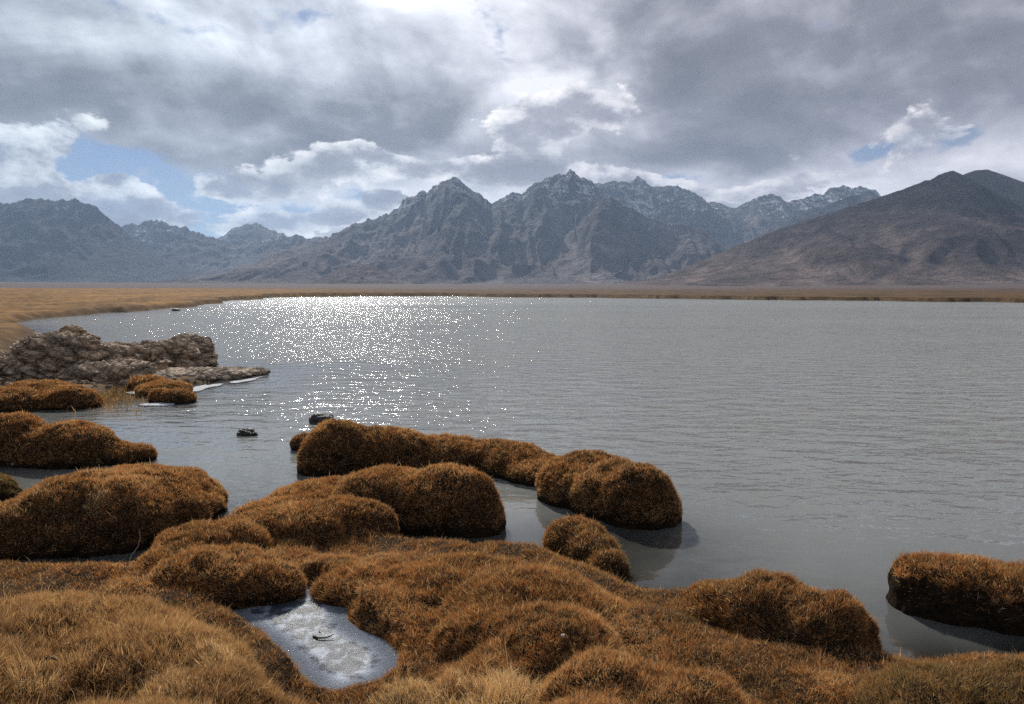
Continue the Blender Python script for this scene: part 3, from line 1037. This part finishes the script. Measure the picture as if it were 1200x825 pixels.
def hummock(label, ells, pal='rust', length=0.05, voxel=0.03, lump=0.055, freq=3.2, group='grassy hummocks at the lake edge', minup=-0.35, zmin=0.015,
            lean=0.33, up=0.5, bare=0.06, facebare=False, pe=2.15):
    mound_n[0] += 1
    sd_ = mound_n[0]
    o = blob_mesh('hummock', ells, m_peat, voxel, lump, freq, sd_, p_exp=pe)
    tag(o, label, 'hummock', group)
    if GRASS:
        pts, nr_ = scatter(o, dens, sd_, zmin=zmin, minup=minup)
        # ragged, thinner coat towards the undercut foot
        r_ = np.random.default_rng(sd_ + 900)
        keep = r_.random(len(pts)) < np.clip((nr_[:, 2] + 0.55) * 1.5 + 0.3 * fbm(pts * 9, 2, 4), 0.05, 1)
        keep &= r_.random(len(pts)) < sstep(pts[:, 2] + 0.05 * fbm(pts * 7, 2, 44), bare * 0.3, bare * 1.4)
        # coat thinned to dark peat in patches, imitating shadowed hollows
        keep &= r_.random(len(pts)) < 0.35 + 0.65 * sstep(fbm(pts * 6.5, 3, 47) + 0.25 * fbm(pts * 1.7, 2, 48), -0.55, -0.30)
        if facebare:
            keep &= (nr_[:, 2] + 0.25 * fbm(pts * 9, 2, 45) > 0.45) | (r_.random(len(pts)) < 0.10)
        pts, nr_ = pts[keep], nr_[keep]
        _, wd = blade_scale(pts)
        side = np.clip(1 - nr_[:, 2], 0, 1)
        ln = length * (1.0 + 0.25 * fbm(pts * 3, 2, 8)) * (1 - 0.25 * side)
        make_blades('grass', pts, nr_, ln, wd, o, pal, sd_, lean=lean, up=up)
    return o


E, A_ = ell_foot, ell_apex
# far islands
hummock('long low hummock island curving right into two rounded lobes',
        [E(398, 560, 98, 492, 0.75), E(450, 560, 130, 500, 0.6), E(520, 556, 140, 511, 0.55), E(580, 556, 88, 517, 0.7),
         E(603, 562, 90, 520, 0.9), E(630, 571, 84, 533, 1.2), E(690, 598, 128, 531, 0.9), E(722, 610, 110, 540, 0.7), E(748, 622, 100, 544, 0.8)], bare=0.10)
hummock('little round hummock touching the far left end of the long island', [E(354, 529, 30, 508, 0.9)], voxel=0.02)
hummock('broad humped hummock with a dark steep right end behind the central turf',
        [E(548, 630, 92, 553, 0.75), E(520, 630, 120, 545, 0.75), E(455, 624, 140, 546, 0.7), E(385, 610, 150, 562, 0.8), E(320, 625, 105, 585, 0.9),
         E(405, 648, 130, 584, 0.6, 0.05), E(355, 655, 140, 590, 0.7, 0.08)], bare=0.12)
hummock('small dark rust hummock beside the still channel in the middle',
        [E(676, 652, 80, 609, 0.8, 0.03), E(697, 668, 66, 624, 0.9, 0.0), E(712, 682, 50, 645, 0.9, 0.0)], pal='rust', voxel=0.02)
hummock('hummock island cut by the right edge with a black peat face',
        [E(1080, 722, 75, 652, 0.8), E(1130, 734, 110, 656, 0.7), E(1200, 745, 130, 664, 0.7), E(1270, 750, 120, 670, 0.8)], length=0.065, minup=-0.1, bare=0.16, facebare=True, pe=3.4)
hummock('wide rounded hummock by the right channel, dark on its near side',
        [E(900, 772, 150, 672, 0.8, 0.05), E(860, 760, 130, 678, 0.9, 0.05), E(960, 785, 130, 690, 0.7, 0.05), E(1000, 785, 70, 712, 0.8, 0.0), E(820, 745, 110, 700, 0.8, 0.1)])
# left-hand group
hummock('large dark hummock at the left with a narrow channel below it',
        [E(190, 622, 145, 549, 0.9), E(150, 640, 190, 547, 0.8), E(110, 655, 200, 553, 0.7), E(70, 640, 120, 562, 0.8), E(15, 660, 130, 588, 0.8), E(-60, 660, 130, 590, 0.8), E(225, 610, 70, 566, 0.9)])
hummock('dark hummock with a blocky right end at the left shore',
        [E(15, 548, 90, 484, 0.8), E(-40, 548, 90, 490, 0.8), E(85, 551, 110, 493, 0.7), E(45, 549, 70, 503, 0.7), E(140, 546, 60, 518, 0.7), E(164, 543, 38, 519, 0.8)])
hummock('olive grey tussock at the left edge between two hummocks', [E(-10, 590, 64, 556, 0.9)], pal='olive', voxel=0.02)
hummock('pair of rounded hummocks in front of the rocks',
        [E(22, 484, 66, 456, 0.8), E(80, 481, 74, 453, 0.7), E(48, 476, 96, 446, 0.9), E(-20, 482, 90, 452, 0.8)], voxel=0.03, length=0.05)
hummock('small hummock at the foot of the rocky point',
        [E(175, 458, 50, 441, 0.8), E(188, 473, 28, 455, 0.9), E(210, 474, 40, 456, 0.8), E(192, 466, 60, 446, 1.2)], voxel=0.03, length=0.05)
# mainland
hummock('low double mound above the frozen pond with a dark pond side',
        [E(262, 716, 170, 642, 0.62, 0.10), E(310, 712, 110, 655, 0.7, 0.1), E(225, 690, 130, 634, 0.8, 0.1), E(240, 670, 120, 610, 0.8, 0.1), E(285, 665, 70, 612, 0.8, 0.1), E(200, 700, 60, 660, 0.8, 0.1)], length=0.055)
hummock('central turf mound sloping from the channel to the pond',
        [A_(540, 660, 0.36, 0.75, 0.45, 0.30), A_(620, 672, 0.44, 0.62, 0.5, 0.36), A_(650, 720, 0.45, 0.45, 0.35, 0.36), A_(492, 680, 0.30, 0.42, 0.30, 0.24),
         A_(700, 700, 0.30, 0.28, 0.35, 0.3), A_(570, 715, 0.36, 0.38, 0.26, 0.3), A_(600, 765, 0.32, 0.4, 0.3, 0.3), A_(560, 790, 0.27, 0.30, 0.25, 0.25), A_(420, 665, 0.28, 0.35, 0.3, 0.2)], length=0.055)
hummock('rust brown mound at the bottom centre right',
        [A_(720, 770, 0.50, 0.40, 0.30, 0.42), A_(790, 790, 0.46, 0.42, 0.32, 0.40), A_(700, 830, 0.45, 0.45, 0.3, 0.4), A_(850, 830, 0.30, 0.35, 0.3, 0.3)], length=0.055)
hummock('mixed olive and brown mound in the bottom right corner',
        [A_(1110, 790, 0.36, 0.50, 0.35, 0.34), A_(1200, 790, 0.38, 0.5, 0.35, 0.36), A_(1050, 820, 0.28, 0.35, 0.3, 0.28), A_(1300, 790, 0.40, 0.5, 0.4, 0.4)], pal='mixed', length=0.055)
hummock('great golden tan mound filling the bottom left corner',
        [A_(40, 720, 0.62, 1.0, 0.65, 0.50), A_(150, 740, 0.60, 0.70, 0.5, 0.5), A_(230, 790, 0.52, 0.45, 0.40, 0.45), A_(-150, 760, 0.7, 1.0, 0.9, 0.6), A_(100, 860, 0.66, 0.9, 0.6, 0.55),
         A_(300, 830, 0.36, 0.25, 0.3, 0.32), A_(0, 1000, 0.7, 1.2, 0.7, 0.6)], pal='tan', length=0.07)

# ---------------------------------------------------------------- rocks
def rock(name, label, cat, ells, voxel, amp, freq, colr, seed, mat=None, group=None, cut=-0.3, pe=2.6, crack=0.10):
    o = blob_mesh(name, ells, mat or m_rock, voxel, 0.0, 1.0, seed, smooth_it=3, cut=cut, p_exp=pe)
    me = o.data
    n = len(me.vertices)
    v = np.empty(n * 3, np.float32); me.vertices.foreach_get('co', v); v = v.reshape(-1, 3).astype(float)
    nn = np.empty(n * 3, np.float32); me.vertices.foreach_get('normal', nn); nn = nn.reshape(-1, 3).astype(float)
    tilt = np.stack([v[:, 0] * 0.9 - v[:, 2] * 0.5, v[:, 1], (v[:, 2] + v[:, 0] * 0.35) * 2.4], -1)
    wv = v + 0.25 * np.stack([fbm(v * 1.5, 3, seed), fbm(v * 1.5 + 9, 3, seed), fbm(v * 1.5 + 21, 3, seed)], -1)
    f1, f2 = worley(wv * freq * np.array([1, 1, 1.6]), seed)
    e1 = f2 - f1
    g1, g2 = worley(wv * freq * 2.9 * np.array([1, 1, 1.5]), seed + 9)
    e2 = g2 - g1
    d = amp * (ridged(tilt * freq * 0.8, 5, seed + 3, 0.6) - 0.6) * 1.6
    d = d - crack * np.exp(-e1 * 9) - crack * 0.45 * np.exp(-e2 * 8) + amp * 0.5 * (0.5 - f1)
    v = v + nn * d[:, None]
    v[:, 2] = np.maximum(v[:, 2], cut)
    me.vertices.foreach_set('co', v.astype(np.float32).ravel())
    me.update()
    me.polygons.foreach_set('use_smooth', np.zeros(len(me.polygons), bool))
    col = np.array(colr) * (1 + 0.35 * fbm(v * 1.7, 4, seed + 6))[:, None] * (0.55 + 0.45 * np.clip(e1 * 3.5, 0, 1))[:, None] * (1 + 0.28 * np.sin((v[:, 2] + 0.35 * v[:, 0] + 0.08 * fbm(v * 2.0, 3, 5)) * 34))[:, None]
    wet = sstep(v[:, 2], 0.10, 0.0)[:, None]
    col = col * (1 - 0.6 * wet)
    ca = me.color_attributes.new('tint', 'FLOAT_COLOR', 'POINT')
    c4 = np.ones((n, 4), np.float32); c4[:, :3] = col
    ca.data.foreach_set('color', c4.ravel())
    tag(o, label, cat, group)
    return o


rock('rock_outcrop', 'craggy grey brown rock outcrop on the left shore', 'rock',
     [E(72, 452, 100, 391, 0.7), E(112, 448, 100, 403, 0.7), E(20, 450, 100, 416, 0.7), E(-50, 455, 110, 424, 0.7), E(150, 442, 90, 403, 0.6),
      E(195, 436, 90, 399, 0.55), E(222, 433, 56, 394, 0.7), E(240, 429, 24, 400, 0.9), E(85, 440, 36, 384, 0.9), E(130, 455, 100, 425, 0.8)],
     0.032, 0.20, 2.0, (0.45, 0.345, 0.25), 5, pe=3.2, crack=0.08)
rock('rock_ledge', 'flat rocky ledge tapering into the lake beside the outcrop', 'rock',
     [E(215, 447, 110, 431, 0.8), E(250, 446, 90, 430, 0.8), E(285, 441, 60, 430, 0.8), E(170, 452, 90, 434, 0.8), E(300, 438, 34, 431, 0.9)],
     0.03, 0.05, 2.2, (0.42, 0.33, 0.245), 9, pe=2.6, crack=0.05)
rock('boulder', 'wet black boulder standing in the lake behind the long island', 'boulder', [E(377, 497, 30, 484, 0.8), E(389, 497, 12, 490, 0.8)], 0.012, 0.03, 4.0,
     (0.05, 0.05, 0.05), 14, m_stone, 'dark stones in the lake', crack=0.02)
rock('boulder', 'small wet black stone alone in the calm cove', 'boulder', [E(288, 511, 20, 502, 0.8), E(297, 511, 9, 506, 0.8)], 0.010, 0.025, 5.0,
     (0.05, 0.05, 0.05), 15, m_stone, 'dark stones in the lake', crack=0.02)
rock('boulder', 'tiny dark stone off the far left meadow bank', 'boulder', [E(206, 364.5, 9, 361.5, 0.8)], 0.08, 0.06, 1.0,
     (0.05, 0.05, 0.05), 16, m_stone, 'dark stones in the lake', crack=0.02)
rock('pebble', 'pale pebble lying in the turf of the central mound', 'pebble', [(*P(660, 750, 0.44)[:2], 0.465, 0.013, 0.009, 0.009, 0.3)], 0.003, 0.002, 40,
     (0.3, 0.3, 0.3), 17, m_pale, crack=0.001)


r = np.random.default_rng(31)
V, Fq, off = [], [], 0
th_ = np.linspace(0, 2 * np.pi, 7, endpoint=False)
for i_ in range(260):
    px_, py_ = (r.uniform(-10, 300), r.normal(452, 5)) if i_ % 2 else (r.uniform(60, 240), r.uniform(440, 462))
    c_ = P(px_, py_, 0.02)
    z_ = terrain(np.array([c_.x]), np.array([c_.y]))[0][0]
    if z_ < -0.10: continue
    sz = r.uniform(0.03, 0.13)
    for k_, (rr_, zz_) in enumerate(((0.02, -0.3), (0.9, -0.1), (1.0, 0.25), (0.55, 0.6), (0.02, 0.62))):
        q_ = rr_ * sz * r.uniform(0.75, 1.2, 7)
        V.append(np.stack([c_.x + q_ * np.cos(th_ + i_), c_.y + q_ * np.sin(th_ + i_) * 0.8, np.full(7, z_ + zz_ * sz) + r.normal(0, 0.05 * sz, 7)], -1))
    Fq.append(grid_faces(5, 7, True) + off); off += 35
V = np.concatenate(V)
o = mesh_obj('gravel', V, Fq, m_rock, smooth=False, cols=np.repeat(np.array([[0.30, 0.24, 0.185]]) * r.uniform(0.5, 1.2, (len(V) // 35, 1)), 35, 0))
tag(o, 'loose rubble along the foot of the outcrop', 'gravel', kind='stuff')


def plate(name, label, cat, outline, z, th, mat, group=None, seed=0):
    """thin irregular slab from a traced outline, with real thickness"""
    pts = np.array([[P(a, b, z).x, P(a, b, z).y] for a, b in outline])
    d = []
    for i in range(len(pts)):
        a, b = pts[i], pts[(i + 1) % len(pts)]
        for t in np.linspace(0, 1, 7, endpoint=False): d.append(a * (1 - t) + b * t)
    d = np.array(d)
    c_ = d.mean(0)
    k_ = 1 + 0.55 * fbm(v3(d[:, 0] * 5, d[:, 1] * 5, seed), 4, seed, 0.6)
    d = c_ + (d - c_) * k_[:, None]
    ringsv = []
    for s_, zz in ((1.0, z - th), (1.02, z), (0.9, z + th * 0.4), (0.5, z + th * 0.5), (0.02, z + th * 0.5)):
        q_ = c_ + (d - c_) * s_
        ringsv.append(np.stack([q_[:, 0], q_[:, 1], np.full(len(q_), zz) + 0.3 * th * fbm(v3(q_[:, 0] * 6, q_[:, 1] * 6), 2, seed)], -1))
    o = mesh_obj(name, np.concatenate(ringsv), [grid_faces(5, len(d), True)], mat)
    return tag(o, label, cat, group)


plate('ice_sheet', 'thin white ice strip in front of the small shore hummock', 'ice', [(160, 474), (172, 472.5), (190, 471.5), (206, 471.5), (200, 474.5), (180, 475.5), (165, 476)], 0.02, 0.02, m_white, 'white ice along the rocky point', 1)
plate('ice_sheet', 'white ice rim below the middle of the rock ledge', 'ice', [(216, 457), (228, 453), (245, 450.5), (258, 449.5), (262, 451.5), (246, 454), (232, 458), (222, 459.5)], 0.02, 0.02, m_white, 'white ice along the rocky point', 2)
plate('ice_sheet', 'thin ice sliver near the tip of the rock ledge', 'ice', [(265, 448), (280, 446), (298, 443), (306, 441.5), (300, 444.5), (284, 448), (270, 450)], 0.02, 0.015, m_white, 'white ice along the rocky point', 3)
plate('ice_sheet', 'small white ice flake left of the shore hummock', 'ice', [(150, 460), (165, 457), (178, 456), (172, 460), (158, 463)], 0.02, 0.015, m_white, 'white ice along the rocky point', 4)
for i_, (a_, b_, w_) in enumerate([(412, 630, 9), (424, 632, 11), (437, 634, 9), (449, 633, 7)]):
    rock('pebble', ['leftmost of the pale stones in the gap below the humped hummock', 'largest of the pale stones in the gap below the humped hummock',
                    'third pale stone from the left below the humped hummock', 'rightmost pale stone below the humped hummock'][i_], 'pebble',
         [E(a_, b_, w_, b_ - w_ * 0.6, 0.8, 0.06)], 0.004, 0.006, 14, (0.3, 0.3, 0.3), 60 + i_, m_pale, 'pale stones in the gap', crack=0.004, cut=0.0)

# ---------------------------------------------------------------- turf between the mounds
if GRASS:
    pts, nr_ = scatter(ground, lambda c: dens(c) * ((lambda r: (r < 9.3))(np.hypot(c[:, 0], c[:, 1]))), 500, zmin=0.03, minup=0.0)
    ps_ = poly_sd(pond, pts[:, 0], pts[:, 1])
    sd_ = np.full(len(pts), 1.0)
    ok = (ps_ > 0.02) & (np.random.default_rng(3).random(len(pts)) < 0.35 + 0.65 * sstep(fbm(pts * 3.0, 3, 55), -0.2, 0.2))
    pts, nr_ = pts[ok], nr_[ok]
    _, wd = blade_scale(pts)
    o = make_blades('meadow_grass', pts, nr_, 0.045, wd, None, 'rust', 501, lean=0.45)
    tag(o, 'matted dry sedge covering the low ground between mounds', 'grass', kind='stuff')


# ---------------------------------------------------------------- tussocks and small litter
from mathutils.bvhtree import BVHTree
surf = []
for o in COL.objects:
    if o.name.split('.')[0] in ('hummock', 'ground', 'frozen_pond'):
        v_, n_, t_ = tri_data(o)
        if o.name == 'ground':
            k_ = (np.hypot(*(v_[t_[:, 0]][:, :2].T)) < 25)
            t_ = t_[k_]
        surf.append(BVHTree.FromPolygons(v_.tolist(), t_.tolist()))


def seen(px, py):
    d = ray(px, py).normalized()
    best = None
    for b in surf:
        h = b.ray_cast(Vector((0, 0, H)), d)
        if h[0] is not None and (best is None or h[3] < best[3]): best = h
    return best[0] if best else P(px, py, 0)


def tussock(px, py, rad, hgt, n, label, pal='straw', seed=0, group='golden grass tussocks', cat='tussock', name='grass_tussock'):
    r = np.random.default_rng(seed + 1000)
    c_ = np.array(seen(px, py))
    rr_ = rad * np.sqrt(r.random(n)); an = r.random(n) * 2 * np.pi
    pts = np.stack([c_[0] + rr_ * np.cos(an), c_[1] + rr_ * np.sin(an), np.zeros(n)], -1)
    # sit every blade on the surface below it
    zs = []
    for q_ in pts:
        zz = -0.05
        for b in surf:
            h = b.ray_cast(Vector((q_[0], q_[1], 3)), Vector((0, 0, -1)))
            if h[0] is not None: zz = max(zz, h[0].z)
        zs.append(zz)
    pts[:, 2] = np.array(zs)
    out = np.stack([np.cos(an) * rr_ / rad, np.sin(an) * rr_ / rad, np.full(n, 1.3)], -1)
    out /= np.linalg.norm(out, axis=1)[:, None]
    _, wd = blade_scale(pts)
    o = make_blades(name, pts, out, hgt * (1.1 - 0.6 * rr_ / rad), wd * 1.15, None, pal, seed + 1001, lean=0.16, up=0.3, droop=1.0)
    del o['kind']
    tag(o, label, cat, group)
    return o


tussock(585, 822, 0.24, 0.17, 2600, 'tall straw coloured tussock at the bottom centre edge', seed=1)
tussock(520, 824, 0.18, 0.12, 1300, 'shorter straw tussock just left of the tall bottom one', seed=2)
tussock(470, 815, 0.16, 0.10, 1100, 'low straw tussock under the right tip of the frozen pond', seed=3)
tussock(258, 770, 0.13, 0.13, 1000, 'upright golden tussock on the tan mound beside the frozen pond', seed=4)
tussock(45, 795, 0.12, 0.12, 800, 'golden tussock near the bottom left corner of the tan mound', seed=5)
tussock(190, 805, 0.16, 0.10, 900, 'wide pale tussock low on the tan mound', seed=6)
tussock(75, 700, 0.14, 0.08, 700, 'short pale tussock high on the tan mound', seed=7, pal='tan')
tussock(114, 585, 0.10, 0.10, 450, 'pale tuft on top of the large dark left hummock', seed=8, pal='straw')
# tussock(60, 600, 0.14, 0.07, 700, 'flattened pale tussock on the left shoulder of the dark left hummock', seed=9, pal='tan')
tussock(340, 592, 0.12, 0.07, 350, 'faint golden tussock on the humped hummock beside the cove', seed=10, pal='tan')
tussock(162, 444, 0.32, 0.16, 600, 'orange brown tussock at the foot of the rock outcrop', seed=11, pal='rust')
tussock(340, 625, 0.14, 0.10, 500, 'loose golden tussock in the saddle between the mounds', seed=12, pal='tan')
tussock(800, 730, 0.20, 0.05, 700, 'thin straw litter patch in the hollow left of the right mound', seed=13, pal='olive')


def stalk(points, rad, name, label, cat, mat, parent=None):
    V, Fq = [], []
    nS = 7
    for i, q_ in enumerate(points):
        t = i / (len(points) - 1)
        d_ = (points[min(i + 1, len(points) - 1)] - points[max(i - 1, 0)]).normalized()
        s1 = d_.orthogonal().normalized(); s2 = d_.cross(s1)
        rr_ = rad * (1 - 0.6 * t)
        for k_ in range(nS):
            a_ = 2 * math.pi * k_ / nS
            V.append(q_ + s1 * math.cos(a_) * rr_ + s2 * math.sin(a_) * rr_)
    o = mesh_obj(name, np.array([list(v_) for v_ in V]), [grid_faces(len(points), nS, True)], mat, parent)
    if parent is None: tag(o, label, cat)
    return o


def vz(px, py, z): return P(px, py, z)


zi = POND_Z + 0.006
tw = stalk([vz(367, 746, zi), vz(373, 747.5, zi + 0.004), vz(380, 747.5, zi + 0.006), vz(387, 745.5, zi + 0.012), vz(391, 743, zi + 0.02)], 0.007, 'twig',
           'dark curled twig lying on the frozen pond', 'twig', m_twig)
b0 = P(150, 664, 0.05)
stalk([b0, b0 + Vector((0.03, 0, 0.09)), b0 + Vector((0.09, 0, 0.17)), b0 + Vector((0.11, 0, 0.24)), b0 + Vector((0.105, 0, 0.30))], 0.004, 'dry_stalk',
      'bent pale dry stalk leaning over the dark channel', 'stalk', m_pale)
q0 = seen(62, 786)
cl_ = stalk([q0 + Vector((-0.035, 0, 0.055)), q0 + Vector((-0.015, 0.01, 0.062)), q0 + Vector((0.01, 0, 0.058)), q0 + Vector((0.03, -0.01, 0.054))], 0.008, 'dead_leaf',
            'grey dead leaf curled on the tan bottom left mound', 'leaf', m_twig)

# sparse reeds standing in the shallow marsh between the rocks and hummocks
r = np.random.default_rng(77)
n = 1500
pxs = r.normal(125, 26, n); pys = r.normal(464, 9, n)
ok = (pys > 446) & (pys < 486)
pts = np.array([list(P(a, b, 0.0)) for a, b in zip(pxs[ok], pys[ok])])
o = make_blades('reeds', pts, np.tile([0, 0, 1.0], (len(pts), 1)), 0.15, 0.010, None, 'mixed', 78, lean=0.25, up=0.8)
tag(o, 'sparse olive reeds in the marshy shallows before the rocks', 'reeds', kind='stuff')
print('script done, blades', BL[0])
